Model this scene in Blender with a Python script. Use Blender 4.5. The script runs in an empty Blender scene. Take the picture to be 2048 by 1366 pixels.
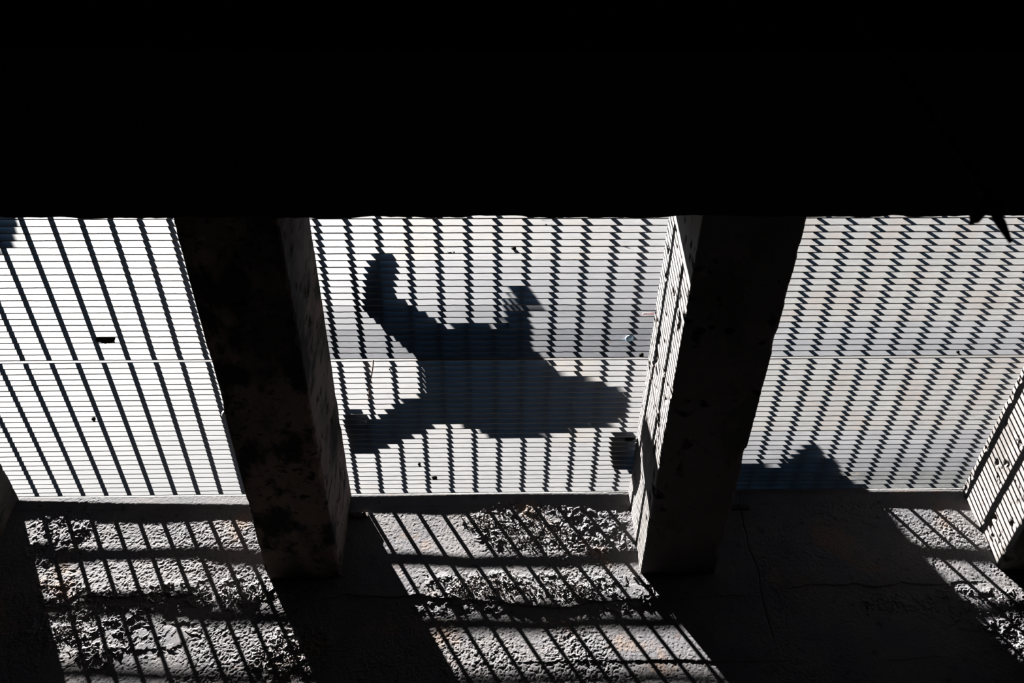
import bpy, bmesh, math, random
import numpy as np
from mathutils import Vector, Matrix, Euler
random.seed(7)
C = bpy.context.scene.collection
PI = math.pi

# ---------------------------------------------------------------- layout (metres)
H = 2.65            # underside of the grating bars
D = 0.044           # depth of a bearing bar
T = 0.0044          # thickness of a bearing bar
ZT = H + D          # walking surface
YF = 1.72           # grating starts here (front edge)
YW = 3.222          # back wall
ZB = 2.234          # underside of the beams
ZG = 2.20           # underside of the cross girder
PITCH = 0.0284
KX, QY = 0.552, 0.106   # slope of the sunlight
BEAMS = [(-2.25, -1.965), (-0.859, -0.571), (0.611, 0.908), (2.06, 2.36)]

# ---------------------------------------------------------------- noise
_tab = np.random.RandomState(11).rand(512, 512)
def vnoise(x, y, s=0):
    x = x + s * 17.31; y = y + s * 7.77
    xi = np.floor(x).astype(int); yi = np.floor(y).astype(int)
    fx = x - xi; fy = y - yi
    fx = fx * fx * (3 - 2 * fx); fy = fy * fy * (3 - 2 * fy)
    a = _tab[xi % 512, yi % 512]; b = _tab[(xi + 1) % 512, yi % 512]
    c = _tab[xi % 512, (yi + 1) % 512]; d = _tab[(xi + 1) % 512, (yi + 1) % 512]
    return (a * (1 - fx) + b * fx) * (1 - fy) + (c * (1 - fx) + d * fx) * fy
def fbm(x, y, o=4, s=0):
    r = np.zeros_like(x, dtype=float); a = 0.5; t = 0
    for k in range(o):
        r += a * (vnoise(x * 2 ** k, y * 2 ** k, s + k * 3) * 2 - 1); t += a; a *= 0.5
    return r / t
def sstep(a, b, x):
    t = np.clip((x - a) / (b - a), 0, 1); return t * t * (3 - 2 * t)

# ---------------------------------------------------------------- object helpers
def link(o, parent=None):
    C.objects.link(o)
    if parent is not None: o.parent = parent
    return o
def from_np(name, verts, faces, mat, parent=None, smooth=False, loc=(0, 0, 0)):
    me = bpy.data.meshes.new(name)
    verts = np.asarray(verts, dtype=np.float32); faces = np.asarray(faces, dtype=np.int32)
    me.vertices.add(len(verts)); me.vertices.foreach_set('co', verts.ravel())
    n = faces.shape[1]
    me.loops.add(faces.size); me.loops.foreach_set('vertex_index', faces.ravel())
    me.polygons.add(len(faces)); me.polygons.foreach_set('loop_start', np.arange(len(faces)) * n)
    me.polygons.foreach_set('loop_total', np.full(len(faces), n))
    me.polygons.foreach_set('use_smooth', np.full(len(faces), bool(smooth)))
    me.update(calc_edges=True); me.validate()
    if mat: me.materials.append(mat)
    o = bpy.data.objects.new(name, me); o.location = loc
    return link(o, parent)
def from_bm(name, bm, mat, parent=None, smooth=False, loc=(0, 0, 0)):
    me = bpy.data.meshes.new(name); bmesh.ops.recalc_face_normals(bm, faces=bm.faces); bm.to_mesh(me); bm.free()
    if smooth:
        for p in me.polygons: p.use_smooth = True
    if mat: me.materials.append(mat)
    o = bpy.data.objects.new(name, me); o.location = loc
    return link(o, parent)
def box(bm, x0, x1, y0, y1, z0, z1):
    v = [bm.verts.new(p) for p in ((x0,y0,z0),(x1,y0,z0),(x1,y1,z0),(x0,y1,z0),(x0,y0,z1),(x1,y0,z1),(x1,y1,z1),(x0,y1,z1))]
    for f in ((0,3,2,1),(4,5,6,7),(0,1,5,4),(1,2,6,5),(2,3,7,6),(3,0,4,7)): bm.faces.new([v[i] for i in f])
def tube(bm, pts, rad, n=10):
    rings = []
    P = [Vector(p) for p in pts]
    for i, p in enumerate(P):
        d = (P[min(i+1, len(P)-1)] - P[max(i-1, 0)]).normalized()
        a = d.cross(Vector((0, 0, 1)) if abs(d.z) < .9 else Vector((1, 0, 0))).normalized(); b = d.cross(a)
        r = rad[i] if isinstance(rad, (list, tuple)) else rad
        rings.append([bm.verts.new(p + (a * math.cos(2*PI*k/n) + b * math.sin(2*PI*k/n)) * r) for k in range(n)])
    for r0, r1 in zip(rings, rings[1:]):
        for k in range(n): bm.faces.new((r0[k], r0[(k+1) % n], r1[(k+1) % n], r1[k]))
    bm.faces.new(rings[0][::-1]); bm.faces.new(rings[-1])
def tag(o, label, cat, group=None, kind=None):
    o['label'] = label; o['category'] = cat
    if group: o['group'] = group
    if kind: o['kind'] = kind
    return o
def empty(name, loc=(0, 0, 0)):
    o = bpy.data.objects.new(name, None); o.location = loc; o.empty_display_size = .1
    return link(o)
def struct(o): o['kind'] = 'structure'; return o

# ---------------------------------------------------------------- materials
def mat(name, base, rough=.8, metal=0.0, var=None, vscale=8.0, bump=0.0, bscale=60.0, spec=.5, stretch=None, patches=()):
    """base colour mixed by noise with 'var'; patches = (colour, scale, low, high, stretch)"""
    m = bpy.data.materials.new(name); m.use_nodes = True; nt = m.node_tree; N = nt.nodes; L = nt.links
    b = N['Principled BSDF']; b.inputs['Roughness'].default_value = rough; b.inputs['Metallic'].default_value = metal
    b.inputs['Specular IOR Level'].default_value = spec
    b.inputs['Base Color'].default_value = (*base, 1)
    tc = N.new('ShaderNodeNewGeometry'); out = None
    def noise(scale, st=None, det=6, w=None):
        mp = N.new('ShaderNodeMapping'); L.new(tc.outputs['Position'], mp.inputs['Vector'])
        if st: mp.inputs['Scale'].default_value = st
        if w: mp.inputs['Location'].default_value = (w, w * .7, -w)
        n = N.new('ShaderNodeTexNoise'); n.inputs['Scale'].default_value = scale; n.inputs['Detail'].default_value = det
        n.inputs['Roughness'].default_value = .62; L.new(mp.outputs['Vector'], n.inputs['Vector']); return n.outputs['Fac']
    def mix(fac, a, c2):
        x = N.new('ShaderNodeMix'); x.data_type = 'RGBA'; L.new(fac, x.inputs['Factor'])
        if isinstance(a, tuple): x.inputs['A'].default_value = (*a, 1)
        else: L.new(a, x.inputs['A'])
        x.inputs['B'].default_value = (*c2, 1); return x.outputs['Result']
    def ramp(fac, lo, hi):
        r = N.new('ShaderNodeMapRange'); r.inputs['From Min'].default_value = lo; r.inputs['From Max'].default_value = hi
        r.interpolation_type = 'SMOOTHSTEP'; L.new(fac, r.inputs['Value']); return r.outputs['Result']
    col = base
    if var: col = mix(ramp(noise(vscale, stretch), .38, .62), base, var)
    for i, (c2, sc, lo, hi, st) in enumerate(patches): col = mix(ramp(noise(sc, st, 8, 3.1 * (i + 1)), lo, hi), col, c2)
    if not isinstance(col, tuple): L.new(col, b.inputs['Base Color'])
    if bump:
        bp = N.new('ShaderNodeBump'); bp.inputs['Strength'].default_value = 1; bp.inputs['Distance'].default_value = bump
        L.new(noise(bscale, None, 5), bp.inputs['Height']); L.new(bp.outputs['Normal'], b.inputs['Normal'])
    return m
M = {}
SP = lambda c: ((c, 150, .66, .74, None), (c, 42, .70, .76, (1, 1, 1.5)))
M['steel_l'] = mat('galvanised_steel_clean', (.178,.180,.181), .75, 0, (.155,.157,.16), 5, spec=.09, stretch=(1,1,14),
                   patches=(((.10,.10,.105), 4, .62, .76, None), ((.165,.167,.17), 70, .45, .6, (.25,1,3))) + SP((.06,.06,.06)))
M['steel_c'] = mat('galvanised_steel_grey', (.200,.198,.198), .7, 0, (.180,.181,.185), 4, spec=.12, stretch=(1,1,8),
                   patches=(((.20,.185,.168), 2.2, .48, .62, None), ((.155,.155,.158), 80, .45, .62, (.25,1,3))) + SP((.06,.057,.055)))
M['steel_m'] = mat('galvanised_steel_mid', (.148,.149,.155), .6, 0, (.128,.130,.138), 5, spec=.10, stretch=(1,1,8),
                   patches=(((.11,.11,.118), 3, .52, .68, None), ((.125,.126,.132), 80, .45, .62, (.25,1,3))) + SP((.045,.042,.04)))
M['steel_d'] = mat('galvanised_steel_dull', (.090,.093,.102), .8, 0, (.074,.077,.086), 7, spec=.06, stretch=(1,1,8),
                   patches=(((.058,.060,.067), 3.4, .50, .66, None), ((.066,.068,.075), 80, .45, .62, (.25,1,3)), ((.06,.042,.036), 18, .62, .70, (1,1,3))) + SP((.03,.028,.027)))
M['steel_cm'] = mat('galvanised_steel_mid_light', (.173,.173,.177), .65, 0, (.153,.155,.161), 5, spec=.11, stretch=(1,1,8),
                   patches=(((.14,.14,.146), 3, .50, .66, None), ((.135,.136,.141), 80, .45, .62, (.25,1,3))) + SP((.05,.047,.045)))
M['steel_md'] = mat('galvanised_steel_mid_dark', (.118,.120,.128), .7, 0, (.100,.103,.111), 6, spec=.08, stretch=(1,1,8),
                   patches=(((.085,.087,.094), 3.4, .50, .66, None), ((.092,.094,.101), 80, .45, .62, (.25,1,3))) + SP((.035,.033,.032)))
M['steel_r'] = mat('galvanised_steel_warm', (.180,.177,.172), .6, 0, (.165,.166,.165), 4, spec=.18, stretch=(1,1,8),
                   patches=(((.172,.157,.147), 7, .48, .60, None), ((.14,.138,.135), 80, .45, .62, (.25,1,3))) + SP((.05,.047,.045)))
M['steel_rd'] = mat('galvanised_steel_mottled_dark', (.105,.108,.108), .65, 0, (.09,.093,.094), 7, spec=.15, stretch=(1,1,8),
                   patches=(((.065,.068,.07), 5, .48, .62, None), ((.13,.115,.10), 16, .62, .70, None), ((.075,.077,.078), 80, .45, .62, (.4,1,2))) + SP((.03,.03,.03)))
M['rod'] = mat('cross_rod_steel', (.06,.058,.058), .7, 0, (.04,.036,.033), 30)
M['rust'] = mat('rusty_steel', (.05,.033,.026), .85, .1, (.03,.02,.018), 40, bump=.001)
M['wall'] = mat('crumbling_concrete_wall', (.105,.100,.100), .95, 0, (.082,.080,.086), 5, bump=.0016, bscale=330, spec=.15,
                patches=(((.135,.100,.080), 3.1, .58, .68, None), ((.07,.042,.03), 7, .66, .74, None), ((.05,.049,.052), 22, .58, .68, None)))
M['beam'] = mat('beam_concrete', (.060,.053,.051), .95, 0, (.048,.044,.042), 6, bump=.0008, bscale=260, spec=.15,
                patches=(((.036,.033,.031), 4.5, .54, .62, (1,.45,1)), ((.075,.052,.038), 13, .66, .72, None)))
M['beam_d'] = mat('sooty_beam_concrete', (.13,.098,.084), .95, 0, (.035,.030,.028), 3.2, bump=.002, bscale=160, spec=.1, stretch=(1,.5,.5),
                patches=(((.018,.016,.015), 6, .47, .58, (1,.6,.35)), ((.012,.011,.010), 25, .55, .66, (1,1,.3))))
M['inky'] = mat('near_black_concrete', (.008,.0078,.0078), .95, 0, (.006,.006,.006), 3, bump=.002, bscale=80, spec=.1)  # base set near black so the chamber bounces little light
M['pave'] = mat('pavement_concrete', (.30,.30,.29), .9, 0, (.25,.25,.24), 4, bump=.001)
M['flake'] = mat('paint_flake', (.16,.155,.15), .85, 0, (.13,.115,.105), 30, spec=.3)
M['black'] = mat('black_rubber', (.006,.006,.0065), .95, spec=.05)
M['cloth_a'] = mat('charcoal_wool', (.05,.05,.06), .95, 0, (.035,.035,.04), 60, bump=.001)
M['cloth_b'] = mat('navy_wool', (.03,.04,.07), .95, 0, (.025,.03,.05), 60, bump=.001)
M['cloth_c'] = mat('brown_wool', (.09,.06,.045), .95, 0, (.07,.05,.04), 60, bump=.001)
M['skin'] = mat('skin', (.45,.28,.21), .55, 0, (.42,.26,.19), 20)
M['hair'] = mat('dark_hair', (.03,.02,.015), .5, 0, (.02,.015,.01), 80)
M['leather'] = mat('black_leather', (.02,.018,.017), .45)
M['cap'] = mat('blue_white_plastic', (.80,.86,.90), .35, 0, (.25,.55,.78), 70)
M['straw'] = mat('pink_plastic', (.75,.45,.42), .4)
M['twig'] = mat('brown_twig', (.36,.24,.18), .8, 0, (.26,.17,.13), 60)
M['leaf'] = mat('dark_dried_lump', (.010,.009,.008), .95, 0, (.006,.0055,.005), 60, spec=.08)
M['pebble'] = mat('dark_grit', (.010,.009,.008), 1, 0, (.006,.006,.005), 90, spec=.05)
M['fluff'] = mat('dark_fluff', (.008,.0075,.007), .95, spec=.05)

# ---------------------------------------------------------------- grating panels
def bar_mesh(name, x0, x1, m, parent, y, z, mat_, rough=.0003, t=T, d=D):
    n = max(8, int((x1 - x0) / .012)); xs = np.linspace(x0, x1, n + 1)
    rs = np.random.RandomState(int(abs(y * 9973 + x0 * 131)) % 99999)
    s = rs.rand() * 90
    zb = rough * 2.2 * fbm(xs * 60, xs * 0 + s, 3) - (rough > .0006) * .0025 * np.clip(fbm(xs * 9, xs * 0 + s + 5, 3) - .28, 0, 1)
    bow = .0006 * fbm(xs * 1.3, xs * 0 + s + 9, 2)
    V = []
    for i, x in enumerate(xs):
        V += [(x, bow[i] - t/2, zb[i]), (x, bow[i] + t/2, zb[i]), (x, bow[i] + t/2, d), (x, bow[i] - t/2, d)]
    V = np.array(V); F = []
    for i in range(n):
        a = 4 * i; b = a + 4
        for k in range(4): F.append((a + k, a + (k+1) % 4, b + (k+1) % 4, b + k))
    F.append((3, 2, 1, 0)); F.append((4*n, 4*n+1, 4*n+2, 4*n+3))
    o = from_np(name, V, np.array(F)[:, ::-1], mat_, parent); o.location = (0, y, z)
    return o
def rod_mesh(parent, x, y0, y1, w=.0148, h=.0120):
    """flat cross bar let into the top of the bearing bars, arrises slightly rounded"""
    bm = bmesh.new(); box(bm, -w/2, w/2, y0, y1, -h, -.0002)
    bmesh.ops.bevel(bm, geom=[e for e in bm.edges if abs((e.verts[0].co - e.verts[1].co).y) > .01], offset=.0012, segments=2, affect='EDGES')
    return from_bm('cross_rod', bm, M['rod'], parent, loc=(x, 0, D))
def panel(label, x0, x1, ys, xr0, rs, m, rough=.0003, rot=0.0, edge=True, mats=None):
    """ys: bar positions (world y); xr0: world x of one rod's left edge; rs: rod spacing"""
    ya, yb = ys[0], ys[-1]; cx = (x0 + x1) / 2; cy = (ya + yb) / 2
    t = empty('steel_grating_panel', (cx, cy, H)); t.rotation_euler = (0, 0, rot)
    tag(t, label, 'grating', 'steel grating panels over the shaft')
    for i, y in enumerate(ys):
        mm = m if not mats else mats(i, len(ys))
        bar_mesh('bearing_bar', x0 - cx, x1 - cx, m, t, y - cy, 0, mm, rough if not callable(rough) else rough(i, len(ys)))
    k0 = math.ceil((x0 + .01 - xr0) / rs); x = xr0 + k0 * rs
    while x + .013 < x1 - .004:
        rod_mesh(t, x + .0074 - cx, ya - cy - T/2, yb - cy + T/2); x += rs
    for x in (x0, x1):      # end plates carried by the beams
        bm = bmesh.new(); box(bm, -.002, .002, ya - cy - T/2, yb - cy + T/2, 0, D)
        from_bm('end_plate', bm, M['rod'], t, loc=(x - cx + (.002 if x == x1 else -.002), 0, 0))
    return t
def yrange(last, n, step=PITCH): return [last - step * (n - 1 - i) for i in range(n)]
BX = .035
bays = [(-1.965, -.859), (-.571, .611), (.908, 2.06)]
WF = {'left': None, 'centre': lambda i, n: M[('steel_c', 'steel_cm', 'steel_m', 'steel_md', 'steel_d')[0 if i < 9 else 1 if i < 12 else 2 if i < 16 else 3 if i < 20 else 4]], 'right': lambda i, n: M['steel_r'] if i < 19 else M['steel_cm'] if i < 22 else M['steel_m']}  # front panels: bar tone steps darker towards the seam
WB = {'left': None, 'centre': None, 'right': lambda i, n: M['steel_r'] if i < n - 13 else M['steel_cm'] if i < n - 10 else M['steel_m'] if i < n - 7 else M['steel_md'] if i < n - 4 else M['steel_rd']}  # right rear panel: bar tone steps darker towards the back wall
dmg = lambda i, n: .0007 if i > n - 13 else .0003
# --- rear edge of the front row and front edge of the rear row meet at the seam
YS1, YS2 = 2.4350, 2.4479
front = yrange(YS1, 25)
def back(lastD, off=0):      # lastD: distances of the last bars from the wall
    ys = [YS2 + PITCH * i for i in range(40)]
    ys = [y for y in ys if y < YW - lastD[-1] - .02]
    return ys + [YW - d_ for d_ in lastD[::-1]]
P_LB = back([.0118, .0352, .0632, .0905])
P_CB = back([.0092, .0400, .0690, .0950])
P_RB = back([.0095, .0385, .0672, .0940])
for (x0, x1), nm, xr, rs, mf, mb, pb, rot in (
        (bays[0], 'left', -1.5355, .0962, M['steel_l'], M['steel_l'], P_LB, -.004),
        (bays[1], 'centre', .0255, .0998, M['steel_c'], M['steel_c'], P_CB, 0),
        (bays[2], 'right', 1.1215, .0980, M['steel_r'], M['steel_r'], P_RB, 0)):
    lf = {'left': 'bright grating panel of the left bay, by the dark girder, holding the black lump',
          'centre': 'grey grating panel of the centre bay, by the dark girder, holding the bottle cap',
          'right': 'grating panel of the right bay, by the dark girder, behind the hanging cable end'}[nm]
    lb = {'left': 'white-lit grating panel of the left bay, at the back wall',
          'centre': 'grating panel of the centre bay, at the back wall, under the body of the shadow',
          'right': 'grating panel of the right bay, at the back wall, softly shadowed at its lower left'}[nm]
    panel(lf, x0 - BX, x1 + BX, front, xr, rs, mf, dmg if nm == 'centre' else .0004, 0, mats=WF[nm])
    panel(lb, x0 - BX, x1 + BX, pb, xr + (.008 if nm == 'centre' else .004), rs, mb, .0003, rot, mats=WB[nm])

# ---------------------------------------------------------------- concrete beams
def make_beam(x0, x1, label, mt, seed, y0=1.30, y1=YW, z0=ZB, z1=H, fine=.006, chip=1.0, inset=0.0, name='concrete_beam'):
    z1 = z1 - inset
    per = []; nrm = []
    def seg(a, b, nx, nz):
        L = math.hypot(b[0]-a[0], b[1]-a[1]); n = max(2, int(L / fine))
        for i in range(n):
            per.append((a[0] + (b[0]-a[0]) * i / n, a[1] + (b[1]-a[1]) * i / n)); nrm.append((nx, nz))
    seg((x0, z1), (x0, z0), -1, 0); seg((x0, z0), (x1, z0), 0, -1); seg((x1, z0), (x1, z1), 1, 0); seg((x1, z1), (x0, z1), 0, 1)
    per = np.array(per); nrm = np.array(nrm, float); n = len(per)
    ny = int((y1 - y0) / fine); ys = np.linspace(y0, y1, ny + 1)
    X = np.repeat(per[None, :, 0], ny + 1, 0); Z = np.repeat(per[None, :, 1], ny + 1, 0); Y = np.repeat(ys[:, None], n, 1)
    NX = np.repeat(nrm[None, :, 0], ny + 1, 0); NZ = np.repeat(nrm[None, :, 1], ny + 1, 0)
    U = Z + X * 1.3
    patch = sstep(.0, .35, fbm(Y * 5, U * 8, 3, seed + 4))
    h = .0007 * fbm(Y * 60, U * 60, 4, seed) * (.35 + 1.9 * patch) + .0012 * fbm(Y * 5, U * 5, 2, seed + 1)
    pits = np.clip(fbm(Y * 22, U * 22, 3, seed + 7) - .33, 0, 1) * .05 * (.3 + patch)
    h = h - pits
    top = (NZ > .5); h[top] = -.0005
    X = X + NX * h; Z = Z + NZ * h
    # chips along the arrises
    for (cx, cz, amp, up) in ((x0, z0, 1.0, 0), (x1, z0, .8, 0), (x0, z1, .9, 1), (x1, z1, .9, 1)):
        d = np.hypot(X - cx, Z - cz)
        w = .006 + .055 * np.clip(fbm(Y * 11, Y * 0 + cx * 9 + cz * 5, 4, seed + 3) - (.18 if up else .08), 0, 1) * amp * chip
        k = np.clip(1 - d / w, 0, 1) * w * .62
        sx = np.sign((x0 + x1) / 2 - cx)
        X = X + sx * k * .7
        if not up: Z = Z + k * .7
        else: Z = Z - k * .7 * (NZ < .5)
    V = np.stack([X, Y, Z], -1).reshape(-1, 3)
    idx = np.arange((ny + 1) * n).reshape(ny + 1, n)
    a = idx[:-1]; b = idx[1:]; F = np.stack([a, np.roll(a, -1, 1), np.roll(b, -1, 1), b], -1).reshape(-1, 4)
    o = from_np(name, V, F, mt, smooth=False)
    me = o.data; bm = bmesh.new(); bm.from_mesh(me); bm.verts.ensure_lookup_table()
    bm.faces.new([bm.verts[i] for i in idx[0]]); bm.faces.new([bm.verts[i] for i in idx[-1][::-1]])
    bmesh.ops.recalc_face_normals(bm, faces=bm.faces); bm.to_mesh(me); bm.free()
    return tag(o, label, 'beam', 'concrete beams between the grating bays')
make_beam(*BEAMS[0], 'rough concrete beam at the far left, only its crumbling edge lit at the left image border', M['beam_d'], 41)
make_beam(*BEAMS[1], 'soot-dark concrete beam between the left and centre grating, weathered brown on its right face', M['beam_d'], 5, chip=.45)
make_beam(*BEAMS[2], 'concrete beam between centre and right grating, its left face striped by thin sun lines', M['beam'], 23, chip=.6)
make_beam(*BEAMS[3], 'concrete beam at the far right, its left face broadly lit with sun stripes and holes', M['beam'], 57, chip=1.2)

# cross girder in front of the grating, its lower edge cuts off the three bays
def girder():
    bm = bmesh.new(); n = 520; xs = np.linspace(-4.0, 4.5, n + 1)
    e = .010 * fbm(xs * 9, xs * 0 + 3, 4, 2) + .004 * fbm(xs * 40, xs * 0 + 8, 3, 5); e2 = .012 * fbm(xs * 8, xs * 0 + 13, 4, 9)
    rings = []
    for i, x in enumerate(xs):
        pts = [(1.02, ZG), (1.496 + e[i], ZG), (1.506 + e[i], ZG + .012 + abs(e2[i]) * .3), (1.508, 2.40), (1.508, H - .001), (1.02, H - .001)]
        rings.append([bm.verts.new((x, *p)) for p in pts])
    for a, b in zip(rings, rings[1:]):
        for k in range(6): bm.faces.new((a[k], a[(k+1) % 6], b[(k+1) % 6], b[k]))
    bm.faces.new(rings[0]); bm.faces.new(rings[-1][::-1])
    o = from_bm('cross_girder', bm, M['inky'])
    return tag(o, 'black concrete cross girder spanning the upper half above all three grating bays', 'girder')
girder()

# ---------------------------------------------------------------- back wall with real relief
def wall_relief(X, Z):
    """height towards the room (metres)"""
    def blob(cx, cz, rx, rz, wob=.35):
        d = np.hypot((X - cx) / rx, (Z - cz) / rz) + wob * fbm(X * 9, Z * 9, 3, 31)
        return sstep(1.1, .75, d)
    h = .0020 * fbm(X * 3, Z * 3, 2, 1)
    rough = np.clip(.34 + .95 * fbm(X * 4.0, Z * 4.0, 3, 2), .10, 1)
    h += .00085 * fbm(X * 130, Z * 130, 2, 3) * (.5 + 1.6 * rough) + .0011 * fbm(X * 48, Z * 48, 4, 4) * rough * rough
    h -= .0016 * sstep(.18, .40, fbm(X * 95, Z * 95, 2, 6)) * rough
    # flaking areas: broken plates standing off the wall
    fl = np.zeros_like(X)
    for b in ((.17, 2.48, .26, .14), (.10, 2.16, .42, .09), (.50, 2.14, .2, .08), (-1.62, 2.13, .16, .16), (-1.35, 2.00, .34, .14), (-1.05, 2.17, .35, .07),
              (-.72, 1.92, .16, .16), (.43, 2.45, .2, .14), (1.9, 2.06, .3, .10), (2.2, 1.95, .35, .16), (1.62, 2.09, .2, .05), (-1.75, 2.45, .12, .12), (-.2, 2.11, .2, .05)):
        fl = np.maximum(fl, blob(*b))
    r1 = 1 - np.abs(fbm(X * 46, Z * 46, 3, 8)) * 2.4
    plate = sstep(.05, .16, fbm(X * 34, Z * 34, 4, 9))
    h += fl * (.0024 * plate + .0036 * np.clip(r1, 0, 1) ** 3 * sstep(-.2, .3, fbm(X * 12, Z * 12, 2, 12)))
    # smooth patched spots
    sm = np.zeros_like(X)
    for b in ((.57, 2.15, .07, .035), (.27, 2.52, .055, .03), (-1.22, 1.98, .13, .05)): sm = np.maximum(sm, blob(*b, wob=.2))
    h = h * (1 - .7 * sm) + sm * .0012
    # horizontal cracks: the upper coat overhangs the lower one
    zc = 2.125 + .045 * fbm(X * 2.2, X * 0 + 3, 3, 15) + .022 * fbm(X * 11, X * 0 + 7, 4, 16)
    zc = zc + .05 * sstep(.9, 1.3, X) + .04 * sstep(-.9, -1.2, X)
    over = sstep(.0, .6, fbm(X * 3.5, X * 0 + 2, 3, 17) + .25)
    h += .0050 * over * sstep(-.004, .004, Z - zc) * sstep(.30, .0, Z - zc)
    zc2 = 1.86 + .012 * fbm(X * 14, X * 0 + 2, 3, 22) + .03 * fbm(X * 2.8, X * 0 + 6, 3, 19)
    h += .0018 * sstep(-.004, .004, Z - zc2) * sstep(.15, 0, Z - zc2) * sstep(.1, .4, fbm(X * 3, X * 0 + 9, 2, 20) + .2)
    # thin vertical crack in the right bay
    xc = 1.075 + .02 * fbm(Z * 5, Z * 0, 3, 25)
    h -= .004 * np.exp(-((X - xc) / .003) ** 2) * sstep(1.9, 2.0, Z)
    # smoother cast lip right under the grating
    lip = sstep(2.575, 2.59, Z + .01 * fbm(X * 7, X * 0 + 4, 3, 27))
    h = h * (1 - .75 * lip) + .0015 * lip
    return h
def back_wall():
    def coords(a, b, c, d, fine, coarse):
        return np.concatenate([np.arange(a, b, coarse), np.arange(b, c, fine), np.arange(c, d + 1e-6, coarse), [d + coarse * .5]])
    xs = coords(-4.0, -2.08, 2.60, 4.4, .0023, .05)
    zs = np.concatenate([np.arange(-1.6, 1.62, .07), np.arange(1.62, H, .0023), [H]])
    X, Z = np.meshgrid(xs, zs)
    h = wall_relief(X, Z); fade = sstep(1.58, 1.66, Z); h = h * fade
    h = h - h.max() * 0
    Y = YW - h
    V = np.stack([X, Y, Z], -1).reshape(-1, 3); nz, nx = X.shape
    idx = np.arange(nz * nx).reshape(nz, nx)
    F = np.stack([idx[:-1, :-1], idx[:-1, 1:], idx[1:, 1:], idx[1:, :-1]], -1).reshape(-1, 4)
    # give the wall its thickness
    k = len(V); x0, x1, z0, z1 = xs[0], xs[-1], zs[0], zs[-1]; yb = YW + .35
    V = np.vstack([V, [(x0, yb, z0), (x1, yb, z0), (x1, yb, z1), (x0, yb, z1)]])
    ext = [(idx[0, 0], k, k+1, idx[0, -1]), (k, k+3, k+2, k+1)]
    F = np.vstack([F, ext])
    top = [(int(idx[-1, 0]), int(idx[-1, -1]), k+2, k+3)]
    F = np.vstack([F, top])
    o = from_np('wall_back', V, F, M['wall'])
    return struct(o)
back_wall()

# curled paint flakes still hanging on the wall
def flakes(spots, n, seed, label):
    rs = np.random.RandomState(seed); V = []; F = []
    for q in range(n):
        cx, cz, rx, rz = spots[rs.randint(len(spots))]
        x = cx + rs.randn() * rx * .55; z = cz + rs.randn() * rz * .55
        s = .0035 + .0065 * rs.rand() ** 2.2; w = s * (.5 + rs.rand()); ang = rs.rand() * 2 * PI
        curl = .5 + 1.7 * rs.rand(); lift0 = .05 + .35 * rs.rand()
        base = len(V); h0 = float(wall_relief(np.array([[x]]), np.array([[z]]))[0, 0])
        t = 0.0; u = 0.0; v = 0.0; nn = 5
        for i in range(nn):
            for j in (-1, 0, 1):
                lx = u; ly = j * w * .5 * (1 - .35 * i / nn * abs(j)) + .0012 * math.sin(i * 2.1 + q); out = v + (.0006 if j == 0 else 0)
                V.append((x + lx * math.cos(ang) - ly * math.sin(ang), YW - h0 - out + .0006, z + lx * math.sin(ang) + ly * math.cos(ang)))
            a = lift0 + curl * i / (nn - 1)
            u += s / nn * math.cos(a); v += s / nn * math.sin(a)
        for i in range(nn - 1):
            for j in range(2):
                a = base + i * 3 + j; F.append((a, a + 1, a + 4, a + 3))
    o = from_np('peeling_paint', V, F, M['flake'], smooth=True)
    sm = o.modifiers.new('thick', 'SOLIDIFY'); sm.thickness = .0006
    return tag(o, label, 'peeling paint', kind='stuff')
flakes([(.16, 2.49, .14, .08), (.20, 2.42, .16, .05), (-.02, 2.50, .05, .04)], 700, 3, 'curled pale paint flakes on the centre bay back wall just under the grating')
flakes([(.10, 2.17, .24, .06), (-.05, 2.19, .12, .05), (.35, 2.17, .16, .06)], 850, 4, 'dense ragged paint flakes in the second lit band of the centre bay wall')
flakes([(-1.55, 2.13, .16, .08), (-1.62, 2.0, .10, .08), (-1.0, 2.16, .24, .05), (-.72, 1.92, .10, .10)], 750, 5, 'torn paint flakes on the lower left part of the wall under the left bay')
flakes([(1.85, 2.07, .16, .06), (2.15, 1.98, .16, .10), (1.5, 2.08, .1, .03)], 260, 6, 'broken paint flakes on the wall at the lower right corner')

# ---------------------------------------------------------------- rest of the chamber
def slab(name, x0, x1, y0, y1, z0, z1, m):
    bm = bmesh.new(); box(bm, x0, x1, y0, y1, z0, z1); return struct(from_bm(name, bm, m))
slab('floor', -4.0, 4.4, -3.0, YW, -1.7, -1.6, M['inky'])
slab('wall_left', -4.3, -4.0, -3.0, YW + .35, -1.7, H, M['inky'])
slab('wall_right', 4.42, 4.72, -3.0, YW + .35, -1.7, H, M['inky'])
slab('wall_front', -4.3, 4.72, -3.3, -3.0, -1.7, H, M['inky'])
slab('ceiling', -4.3, 4.72, -3.3, YF, H, ZT, M['inky'])
# paving around the opening (walking surface)
def ground():
    bm = bmesh.new()
    box(bm, -9, 9, -9, -3.3, H - .1, ZT); box(bm, -9, 9, YW, 9, H, ZT)
    box(bm, -9, -1.965 - BX - .01, YF, YW, H, ZT); box(bm, 2.06 + BX + .01, 9, YF, YW, H, ZT)
    box(bm, -9, -4.3, -3.3, YF, H, ZT); box(bm, 4.72, 9, -3.3, YF, H, ZT)
    for x0, x1 in BEAMS[1:3]: box(bm, x0 + BX + .005, x1 - BX - .005, YF, YW, H, ZT)
    return struct(from_bm('pavement', bm, M['pave']))
ground()

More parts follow.
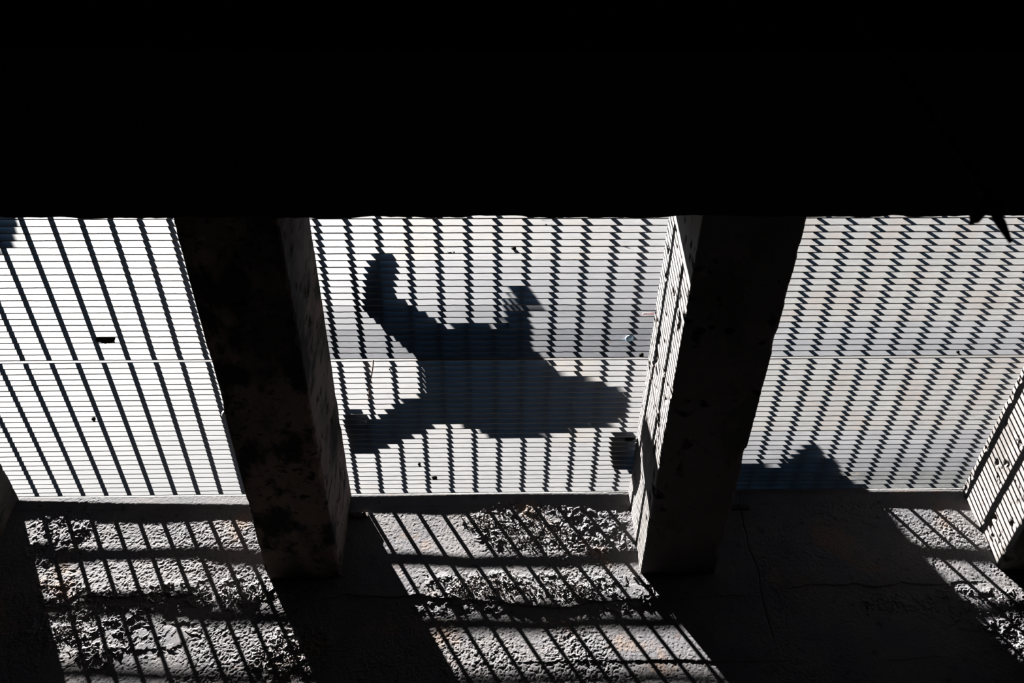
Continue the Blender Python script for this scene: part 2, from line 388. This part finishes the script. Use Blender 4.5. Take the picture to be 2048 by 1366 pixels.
# steel straps on the wall beside the beams
def strap(x0, x1, z, label):
    t = empty('steel_strap', ((x0+x1)/2, YW, z)); tag(t, label, 'bracket')
    hw = (x1 - x0) / 2
    bm = bmesh.new(); box(bm, -hw, hw, -.016, .004, -.010, .010); from_bm('plate', bm, M['rust'], t)
    for s in (-.6, .6):
        bm = bmesh.new(); tube(bm, [(s*hw, -.016, 0), (s*hw, -.024, 0)], .007, 6); from_bm('bolt', bm, M['rust'], t)
strap(.912, 1.11, 2.556, 'short dark steel strap on the back wall right of the striped beam')
strap(-.565, -.49, 2.535, 'small dark steel strap on the back wall beside the brown weathered beam face')

# hanging black cable close to the camera (top right)
def cable():
    t = empty('hanging_cable', (.876, .936, 1.27)); o = Vector((.876, .936, 1.27))
    tag(t, 'out-of-focus black cable hanging down in front of the right grating bay', 'cable')
    bm = bmesh.new(); pts = []; rad = []
    for i in range(36):
        z = H - (H - 1.285) * i / 35
        f = (H - z)
        pts.append(Vector((.853 + .004 * math.sin(f * 6) + .016 * max(0, (f - 1.22) / .15), .885 + .003 * math.cos(f * 5) + .04 * max(0, (f - 1.22) / .15), z)) - o)
        rad.append(.0072)
    rad[-1] = .0035; rad[-2] = .0085; rad[-3] = .0080
    tube(bm, pts, rad, 12); from_bm('cable_core', bm, M['black'], t, smooth=True)
    bm = bmesh.new(); tube(bm, [Vector(p) - o for p in ((.853, .884, 1.36), (.835, .890, 1.335), (.815, .900, 1.315), (.806, .904, 1.306))], [.009, .012, .010, .002], 10)
    from_bm('torn_end', bm, M['black'], t, smooth=True)
    bm = bmesh.new(); tube(bm, [Vector(p) - o for p in ((.853, .886, 1.375), (.855, .888, 1.33))], [.0115, .0105], 12)
    from_bm('clamp', bm, M['black'], t, smooth=True)
cable()

# ---------------------------------------------------------------- litter caught in the grating
def lumpy(bm, r, sx, sy, sz, seed, sub=3, rough=.3, sq=1):
    bmesh.ops.create_icosphere(bm, subdivisions=sub, radius=1)
    rs = np.random.RandomState(seed); s = rs.rand() * 50
    co = np.array([v.co[:] for v in bm.verts])
    nn = 1 + rough * (fbm(co[:, 0] * 1.7 + s, co[:, 1] * 1.7 + co[:, 2] * 2.3, 3, seed))
    for v, k in zip(bm.verts, nn): v.co = Vector([math.copysign(abs(c) ** sq, c) for c in v.co]); v.co = Vector((v.co.x * sx, v.co.y * sy, v.co.z * sz)) * r * float(k)
def bar_gap(y, bars):     # centre of the gap that holds y
    b = sorted(bars); 
    for a, c in zip(b, b[1:]):
        if a <= y <= c: return (a + c) / 2
    return y
# bottle cap
def cap():
    yc = bar_gap(2.349, front); t = empty('bottle_cap', (.529, yc - .004, H - .009)); t.rotation_euler = Vector((.30, .86, -.22)).to_track_quat('Z', 'Y').to_euler()
    tag(t, 'small blue and white plastic bottle cap stuck in the centre grating near the striped beam', 'bottle cap')
    bm = bmesh.new(); n = 48; prof = [(0, -.006), (.0120, -.006), (.0138, -.0045), (.0142, .006), (.0128, .006), (.0124, -.003), (0, -.0035)]
    rings = []
    for r, z in prof[1:-1]:
        rings.append([bm.verts.new(((r + (.0004 if k % 2 else 0) * (r > .0137)) * math.cos(2*PI*k/n), (r + (.0004 if k % 2 else 0) * (r > .0137)) * math.sin(2*PI*k/n), z)) for k in range(n)])
    for a, b in zip(rings, rings[1:]):
        for k in range(n): bm.faces.new((a[k], a[(k+1) % n], b[(k+1) % n], b[k]))
    bm.faces.new(rings[0][::-1]); bm.faces.new(rings[-1])
    from_bm('shell', bm, M['cap'], t)
    bm = bmesh.new()
    bmesh.ops.create_circle(bm, cap_ends=True, segments=32, radius=.0075, matrix=Matrix.Translation((.002, .001, 0)))
    r = bmesh.ops.extrude_face_region(bm, geom=bm.faces[:]); bmesh.ops.translate(bm, verts=[v for v in r['geom'] if isinstance(v, bmesh.types.BMVert)], vec=(0, 0, .0006))
    from_bm('printed_disc', bm, M['cap2'], t, loc=(0, 0, -.0066))['label'] = 'pale blue printed disc'
M['cap2'] = mat('pale_blue_print', (.30,.60,.82), .4, 0, (.82,.88,.92), 120)
cap()
# black lump
def lump():
    yc = bar_gap(2.345, front); o = Vector((-1.378, yc, H + .012)); t = empty('dried_lump', o)
    tag(t, 'black lump with a hanging knob lodged in the left bay grating above the seam', 'lump')
    bm = bmesh.new(); lumpy(bm, 1, .033, .0108, .020, 3, sq=.55); from_bm('lump_body', bm, M['leaf'], t, smooth=True)
    bm = bmesh.new(); lumpy(bm, 1, .0125, .0085, .014, 8); from_bm('knob', bm, M['leaf'], t, smooth=True, loc=(.008, .0, -.014))
lump()
def pebble(x, y, bars, r, label, seed, dz=.004, m='pebble', sh=(1, .8, 1.1)):
    bm = bmesh.new(); lumpy(bm, r, *sh, seed); yc = bar_gap(y, bars)
    o = from_bm('grit', bm, M[m], smooth=True, loc=(x, yc + PITCH/2 - T/2 - r * sh[1] * .9, H + dz)); tag(o, label, 'grit', 'grit caught between the bars')
pebble(-1.531, 2.745, P_LB, .0085, 'round black bit of grit in the left bay, rear grating panel', 1, .008)
pebble(-.275, 3.027, P_CB, .0065, 'black speck of grit in the centre bay, low on the left of the rear panel', 2, .010, sh=(1, .7, 1.3))
pebble(-.215, 3.106, P_CB, .009, 'flat dark chip in the centre bay, close above the back wall', 5, .008, sh=(1.3, .6, .8))
pebble(.100, 1.945, front, .008, 'dark wedge-shaped chip in the centre bay, upper rows of the front panel', 6, .022, sh=(1, .6, 1.2))
pebble(-.36, 2.49, P_CB, .0035, 'tiny dark speck beside the brown twig in the centre bay', 9, .012)
pebble(.083, 2.275, front, .005, 'dark crumb under a bar in the middle of the centre front panel', 10, .024)
pebble(1.79, 2.425, front, .006, 'small dark crumb at the seam in the right bay', 12, .012)
pebble(.585, 2.43, front, .009, 'rusty black lump at the seam beside the striped beam', 13, .004)
# lump of dirt at the foot of the striped beam (black patch at the beam edge)
bm = bmesh.new(); lumpy(bm, 1, .022, .0118, .016, 21)
tag(from_bm('dirt_clod', bm, M['pebble'], smooth=True, loc=(.588, bar_gap(2.885, P_CB), H + .012)), 'black clod filling one gap of the centre rear panel against the striped beam', 'clod')
# feathery fluff
def fluff(x, y, z, n, r, label, seed, stuff=True):
    rs = random.Random(seed); bm = bmesh.new()
    for i in range(n):
        a = rs.uniform(-.9, .5); L = r * rs.uniform(.4, 1.2); x0 = rs.uniform(-.4, .4) * r
        tube(bm, [(x0, rs.uniform(-.002, .002), 0), (x0 + L * .5 * math.cos(a), rs.uniform(-.003, .003), -L * .25 + .5 * L * math.sin(a)), (x0 + L * math.cos(a), rs.uniform(-.004, .004), -L * .3 + L * .6 * math.sin(a))], [.0007, .0005, .0002], 4)
    return tag(from_bm('fluff_tuft', bm, M['fluff'], loc=(x, y, z)), label, 'fluff')
fluff(-.140, bar_gap(1.925, front) + .006, H + .036, 34, .022, 'dark feathery tuft hanging from a bar near the top of the centre bay', 3)
fluff(.475, bar_gap(1.925, front) + .006, H + .028, 12, .026, 'thin curly wisps beside the striped beam near the top of the centre bay', 6)
fluff(.19, bar_gap(1.83, front) + .006, H + .036, 20, .030, 'dark crumbly fringe under the first bars of the centre bay, right of the middle', 9)
# straw and twig
bm = bmesh.new(); tube(bm, [(-.021, 0, 0), (.021, .0005, .0003)], .0028, 12)
tag(from_bm('drinking_straw', bm, M['straw'], smooth=True, loc=(.590, bar_gap(2.215, front) + .004, H + .004)), 'short pink drinking straw end poking out by the striped beam', 'straw')
bm = bmesh.new(); pts = []
for i in range(12):
    f = i / 11; pts.append((-.415 - .037 * f + .0015 * math.sin(f * 7), 2.441 + .205 * f, H - .0028 - .0012 * math.sin(f * PI)))
tube(bm, [(p[0] + .433, p[1] - 2.543, p[2] - H) for p in pts], [.0026 - .0009 * i / 11 for i in range(12)], 8)
tag(from_bm('twig', bm, M['twig'], smooth=True, loc=(-.433, 2.543, H)), 'long thin brown twig lying under the centre rear panel near the dark beam', 'twig')
# white dropping on the beam edge
bm = bmesh.new(); lumpy(bm, 1, .006, .012, .012, 31)
M['white'] = mat('white_scrap', (.8,.8,.78), .6, 0, (.7,.7,.68), 80)
tag(from_bm('paper_scrap', bm, M['white'], smooth=True, loc=(-.860, 2.30, ZB + .002)), 'tiny white paper scrap stuck on the left edge of the dark beam', 'paper scrap')

# ---------------------------------------------------------------- pedestrians on the grating
def skin_mesh(verts, edges, root):
    me = bpy.data.meshes.new('tmp'); me.from_pydata([v[0] for v in verts], edges, [])
    o = bpy.data.objects.new('tmp', me); C.objects.link(o)
    md = o.modifiers.new('s', 'SKIN'); md.use_smooth_shade = True
    for i, v in enumerate(verts):
        r = v[1]; me.skin_vertices[0].data[i].radius = (r, r) if not isinstance(r, tuple) else r
    me.skin_vertices[0].data[root].use_root = True
    sb = o.modifiers.new('b', 'SUBSURF'); sb.levels = 1; sb.render_levels = 1
    dg = bpy.context.evaluated_depsgraph_get(); ev = o.evaluated_get(dg)
    out = bpy.data.meshes.new_from_object(ev); bpy.data.objects.remove(o); return out
def person(label, base, P, cloth, coat_secs, heading=-1, phone=None, rx=1.0):
    """P: joints relative to base in metres (x, y, height above the walking surface)"""
    root = empty('person', (base[0], base[1], ZT)); tag(root, label, 'person', 'people walking over the grating')
    V = []; E = []; ix = {}
    def j(n, co, r, par=None):
        ix[n] = len(V); V.append((Vector(co), r))
        if par: E.append((ix[par], ix[n]))
    g = P
    j('pelvis', g['pelvis'], .12); j('waist', g['waist'], .115, 'pelvis'); j('chest', g['chest'], .14, 'waist'); j('neck0', g['neck'], .06, 'chest')
    j('neck1', Vector(g['neck']) * .4 + Vector(g['head']) * .6, .055, 'neck0'); j('skull', g['head'], .08, 'neck1')
    for s in 'LR':
        j('hip' + s, g['hip' + s], .095, 'pelvis'); j('knee' + s, g['knee' + s], .062, 'hip' + s)
        k = Vector(g['knee' + s]); a = Vector(g['ank' + s]); j('calf' + s, k * .6 + a * .4 + Vector((0, -heading * .02, 0)), .058, 'knee' + s); j('ank' + s, a, .040, 'calf' + s)
        j('toe' + s, g['ball' + s], .035, 'ank' + s)
        j('sho' + s, g['sho' + s], .065, 'chest'); j('elb' + s, g['elb' + s], .045, 'sho' + s); j('wri' + s, g['wri' + s], .028, 'elb' + s)
        w = Vector(g['wri' + s]); d = (w - Vector(g['elb' + s])).normalized(); side = d.cross(Vector((0, 0, 1))).normalized(); up = side.cross(d)
        j('palm' + s, w + d * .055, (.040, .018), 'wri' + s)
        for q, ln in enumerate((.062, .075, .080, .070)):
            b = w + d * .085 + side * (q - 1.5) * .021
            j(f'f{q}a' + s, b, .0095, 'palm' + s); j(f'f{q}b' + s, b + d * ln * .55 - up * .012, .0088, f'f{q}a' + s); j(f'f{q}c' + s, b + d * ln * .85 - up * .034, .0080, f'f{q}b' + s)
        b = w + d * .04 + side * -.045; j('tha' + s, b, .0105, 'palm' + s); j('thb' + s, b + d * .035 - side * .012 - up * .015, .0092, 'tha' + s)
    me = skin_mesh(V, E, ix['pelvis'])
    bm = bmesh.new(); bm.from_mesh(me)
    # head with face: ovoid with brow, nose, mouth, chin and ears
    hb = bmesh.new(); bmesh.ops.create_uvsphere(hb, u_segments=32, v_segments=24, radius=1)
    hd = Vector(g['head'])
    for v in hb.verts:
        x, y, z = v.co; f = heading * y                       # f>0 = face side
        c = Vector((x * .076 * (1 - .18 * max(0, -z)), y * .098, z * .118))
        if f > 0:
            c.y += heading * .016 * math.exp(-((x / .16) ** 2) - ((z + .08) / .22) ** 2)      # nose
            c.y -= heading * .007 * (math.exp(-(((abs(x) - .38) / .16) ** 2) - ((z - .05) / .12) ** 2))   # eye sockets
            c.y += heading * .005 * math.exp(-((x / .3) ** 2) - ((z + .48) / .08) ** 2)       # lips
            c.y += heading * .006 * math.exp(-((x / .25) ** 2) - ((z + .80) / .12) ** 2)      # chin
        if abs(abs(x) - .98) < .06 and abs(z) < .2: c.x += math.copysign(.012, x)          # ears
        v.co = c + hd
    tmp = bpy.data.meshes.new('h'); hb.to_mesh(tmp); hb.free(); bm.from_mesh(tmp)
    from_bm('body', bm, M['skin'], root, smooth=True)
    # hair
    hb = bmesh.new(); bmesh.ops.create_uvsphere(hb, u_segments=28, v_segments=20, radius=1)
    for v in list(hb.verts):
        f = heading * v.co.y
        if f > .35 and v.co.z < .45 or v.co.z < -.75: hb.verts.remove(v)
    for v in hb.verts:
        f = heading * v.co.y; k = 1 + .04 * math.sin(v.co.x * 23 + v.co.z * 17)
        v.co = Vector((v.co.x * .092 * k, v.co.y * .124 * k - heading * .008, v.co.z * .130 * k - (.03 if f < 0 and v.co.z < 0 else 0))) + hd
    ho = from_bm('hair', hb, M['hair'], root, smooth=True); sm = ho.modifiers.new('t', 'SOLIDIFY'); sm.thickness = .01
    # coat
    cb = bmesh.new(); rings = []; n = 32
    for (cx, cy, cz, ax, ay) in coat_secs:
        rings.append([cb.verts.new((cx + ax * math.cos(2*PI*k/n) * (1 + .03 * math.sin(5*k)), cy + ay * math.sin(2*PI*k/n) * (1 + .03 * math.cos(3*k)), cz)) for k in range(n)])
    for a, b in zip(rings, rings[1:]):
        for k in range(n): cb.faces.new((a[k], a[(k+1) % n], b[(k+1) % n], b[k]))
    co = from_bm('coat', cb, cloth, root, smooth=True); sm = co.modifiers.new('t', 'SOLIDIFY'); sm.thickness = .012; sm.offset = 1
    for s in 'LR':
        sb = bmesh.new(); a, b, c = (Vector(g[k + s]) for k in ('sho', 'elb', 'wri'))
        ch_ = Vector(g['chest']); tube(sb, [a + (Vector((ch_.x, ch_.y, a.z - .02)) - a) * .55 + Vector((0, 0, .015)), a, a*.5+b*.5, b, b*.5+c*.5, c + (c - b) * .12], [.075, .084, .080, .075, .068, .060], 16); from_bm('sleeve', sb, cloth, root, smooth=True)
        sb = bmesh.new(); a, b, c = (Vector(g[k + s]) for k in ('hip', 'knee', 'ank'))
        tube(sb, [a, a*.5+b*.5, a*.12+b*.88, b*.85+c*.15, b*.5+c*.5, c + Vector((0, 0, -.02))], [.110, .100, .090, .088, .080, .064], 16); from_bm('trouser_leg', sb, cloth, root, smooth=True)
        # shoe: sole + upper from heel to toe
        heel = Vector(g['heel' + s]); toe = Vector(g['tip' + s]); d = (toe - heel); L = d.length; d.normalize(); sd = Vector((1, 0, 0)); up = sd.cross(d) * (1 if sd.cross(d).z > 0 else -1)
        ub = bmesh.new(); prev = None
        for i in range(11):
            f = i / 10; w = .031 + .018 * math.sin(min(1, f * 1.25) * PI * .62); w *= (1 if f < .85 else 1 - (f - .85) * 3.2)
            hgt = .085 - .05 * sstep(.25, .75, np.array([f]))[0]; hgt *= (1 if .02 < f < .92 else .7)
            c = heel + d * L * f
            ring = [ub.verts.new(c + sd * w * math.cos(a_) + up * max(0, math.sin(a_)) * hgt) for a_ in [2*PI*k/14 for k in range(14)]]
            if prev:
                for k in range(14): ub.faces.new((prev[k], prev[(k+1) % 14], ring[(k+1) % 14], ring[k]))
            else: ub.faces.new(ring[::-1])
            prev = ring
        ub.faces.new(prev); sh = from_bm('shoe', ub, M['leather'], root, smooth=True)
        ob = bmesh.new(); rr = []
        for i in range(11):
            f = i / 10; w = (.034 + .018 * math.sin(min(1, f * 1.25) * PI * .62)) * (1 if f < .85 else 1 - (f - .85) * 3.2); c = heel + d * L * f
            rr.append([ob.verts.new(c + sd * a_ + up * b_) for a_, b_ in ((-w, 0), (w, 0), (w, .012), (-w, .012))])
        for r0, r1 in zip(rr, rr[1:]):
            for k in range(4): ob.faces.new((r0[k], r0[(k+1) % 4], r1[(k+1) % 4], r1[k]))
        ob.faces.new(rr[0]); ob.faces.new(rr[-1][::-1]); from_bm('sole', ob, M['black'], sh)
    if phone:
        pb = bmesh.new(); box(pb, -.037, .037, -.004, .004, -.075, .075); bmesh.ops.bevel(pb, geom=pb.edges[:], offset=.003, segments=2, affect='EDGES')
        w = Vector(phone) + Vector((base[0], base[1], ZT))
        ph = from_bm('mobile_phone', pb, M['black'], loc=w); ph.rotation_euler = (math.radians(-40), 0, 0)
        tag(ph, 'flat phone held out by the walker over the centre grating', 'phone')
    return root
# walker 1 strides towards the girder above the centre bay; base at x=-.45, y=2.52
def rel(b, x, y, h): return (x - b[0], y - b[1], h)
b1 = (-.45, 2.52)
R1 = lambda x, y, h: rel(b1, x, y, h)
J1 = dict(pelvis=R1(-.45, 2.54, .90), waist=R1(-.45, 2.54, 1.06), chest=R1(-.45, 2.54, 1.28), neck=R1(-.45, 2.53, 1.44), head=R1(-.45, 2.52, 1.60),
          hipL=R1(-.53, 2.53, .86), kneeL=R1(-.47, 2.33, .49), ankL=R1(-.43, 2.175, .10), ballL=R1(-.42, 2.05, .08), heelL=R1(-.415, 2.215, .006), tipL=R1(-.40, 1.955, .075),
          hipR=R1(-.39, 2.56, .86), kneeR=R1(-.52, 2.67, .47), ankR=R1(-.525, 2.87, .12), ballR=R1(-.53, 2.80, .04), heelR=R1(-.535, 2.965, .035), tipR=R1(-.535, 2.725, .004),
          shoR=R1(-.37, 2.53, 1.33), elbR=R1(-.48, 2.43, 1.00), wriR=R1(-.480, 2.19, 1.03),
          shoL=R1(-.58, 2.57, 1.34), elbL=R1(-.55, 2.70, 1.06), wriL=R1(-.54, 2.62, .84))
S1 = [(*R1(-.45, 2.47, .68)[:2], .68, .17, .265), (*R1(-.45, 2.49, .82)[:2], .82, .17, .26), (*R1(-.45, 2.53, .97)[:2], .97, .17, .235), (*R1(-.45, 2.575, 1.12)[:2], 1.12, .16, .175),
      (*R1(-.46, 2.56, 1.27)[:2], 1.27, .17, .155), (*R1(-.46, 2.545, 1.38)[:2], 1.38, .15, .135), (*R1(-.45, 2.53, 1.46)[:2], 1.46, .11, .12), (*R1(-.45, 2.53, 1.53)[:2], 1.53, .09, .115)]
person('person in a coat striding over the centre grating, arm held forward, casting the big shadow', b1, J1, M['cloth_a'], S1, -1, phone=R1(-.475, 2.035, 1.095))
# walker 2 stands over the striped beam
b2 = (.62, 3.10)
def R2(x, y, h): return (x, y, h)
J2 = dict(pelvis=(0, .03, .92), waist=(0, .02, 1.08), chest=(0, .01, 1.30), neck=(0, 0, 1.46), head=(0, .0, 1.63),
          hipL=(-.08, .03, .88), kneeL=(-.07, -.06, .50), ankL=(-.075, -.08, .09), ballL=(-.075, -.16, .035), heelL=(-.070, -.015, .004), tipL=(-.085, -.255, .006),
          hipR=(.08, .04, .88), kneeR=(.09, .16, .48), ankR=(.10, .36, .14), ballR=(.10, .28, .04), heelR=(.10, .42, .07), tipR=(.10, .18, .004),
          shoL=(-.17, .01, 1.39), elbL=(-.03, -.25, 1.38), wriL=(-.05, -.11, 1.58), shoR=(.17, .02, 1.39), elbR=(.22, .12, 1.12), wriR=(.22, .05, .88))
S2 = [(0, .03, .80, .18, .15), (0, .03, .95, .18, .15), (0, .02, 1.12, .17, .14), (0, .01, 1.30, .20, .15), (0, 0, 1.41, .18, .12), (0, 0, 1.48, .09, .085), (0, 0, 1.52, .08, .08)]
person('person in a jacket above the striped beam, shadowing the lower left of the right bay', b2, J2, M['cloth_b'], S2, -1)
b3 = (-2.572, 1.645)
J3 = {k: (v[0], v[1], v[2]) for k, v in J2.items()}; J3.update(elbL=(-.20, .10, 1.10), wriL=(-.20, .04, .86))
person('person on the pavement beyond the left border, casting the left bay corner shadow', b3, J3, M['cloth_c'], S2, -1)

# ---------------------------------------------------------------- light
w = bpy.data.worlds.new('World'); bpy.context.scene.world = w; w.use_nodes = True
N = w.node_tree.nodes; L = w.node_tree.links; bg = N['Background']
tc = N.new('ShaderNodeTexCoord'); sp = N.new('ShaderNodeSeparateXYZ'); L.new(tc.outputs['Generated'], sp.inputs['Vector'])
cr = N.new('ShaderNodeValToRGB'); L.new(sp.outputs['Z'], cr.inputs['Fac'])
cr.color_ramp.elements[0].position = 0.0; cr.color_ramp.elements[0].color = (.18, .28, .42, 1)
cr.color_ramp.elements[1].position = .7; cr.color_ramp.elements[1].color = (.12, .30, .58, 1)
L.new(cr.outputs['Color'], bg.inputs['Color']); bg.inputs['Strength'].default_value = 1.5
sl = bpy.data.lights.new('sun', 'SUN'); sl.energy = 115; sl.angle = math.radians(.53); sl.color = (1, .97, .94)
so = bpy.data.objects.new('sun', sl); C.objects.link(so); so.location = (-3, 1, 8)
so.rotation_euler = Vector((KX, QY, -1)).to_track_quat('-Z', 'Y').to_euler()

# ---------------------------------------------------------------- camera
cd = bpy.data.cameras.new('camera'); cam = bpy.data.objects.new('camera', cd); C.objects.link(cam)
pt, yw, rl = 0.8442389365, 0.0422595499, -0.0370784945
F_ = Vector((math.sin(yw) * math.cos(pt), math.cos(yw) * math.cos(pt), math.sin(pt))); R_ = Vector((math.cos(yw), -math.sin(yw), 0)); U_ = R_.cross(F_)
R2_ = R_ * math.cos(rl) + U_ * math.sin(rl); U2_ = -R_ * math.sin(rl) + U_ * math.cos(rl)
cam.matrix_world = Matrix((R2_, U2_, -F_)).transposed().to_4x4()
cd.sensor_width = 36; cd.lens = 1929.07 / 2048 * 36; cd.clip_start = .05
cd.dof.use_dof = True; cd.dof.focus_distance = 3.65; cd.dof.aperture_fstop = 4.5
bpy.context.scene.camera = cam
vs = bpy.context.scene.view_settings
vs.view_transform = 'Standard'; vs.look = 'None'; vs.exposure = 0; vs.gamma = 1; vs.use_curve_mapping = False
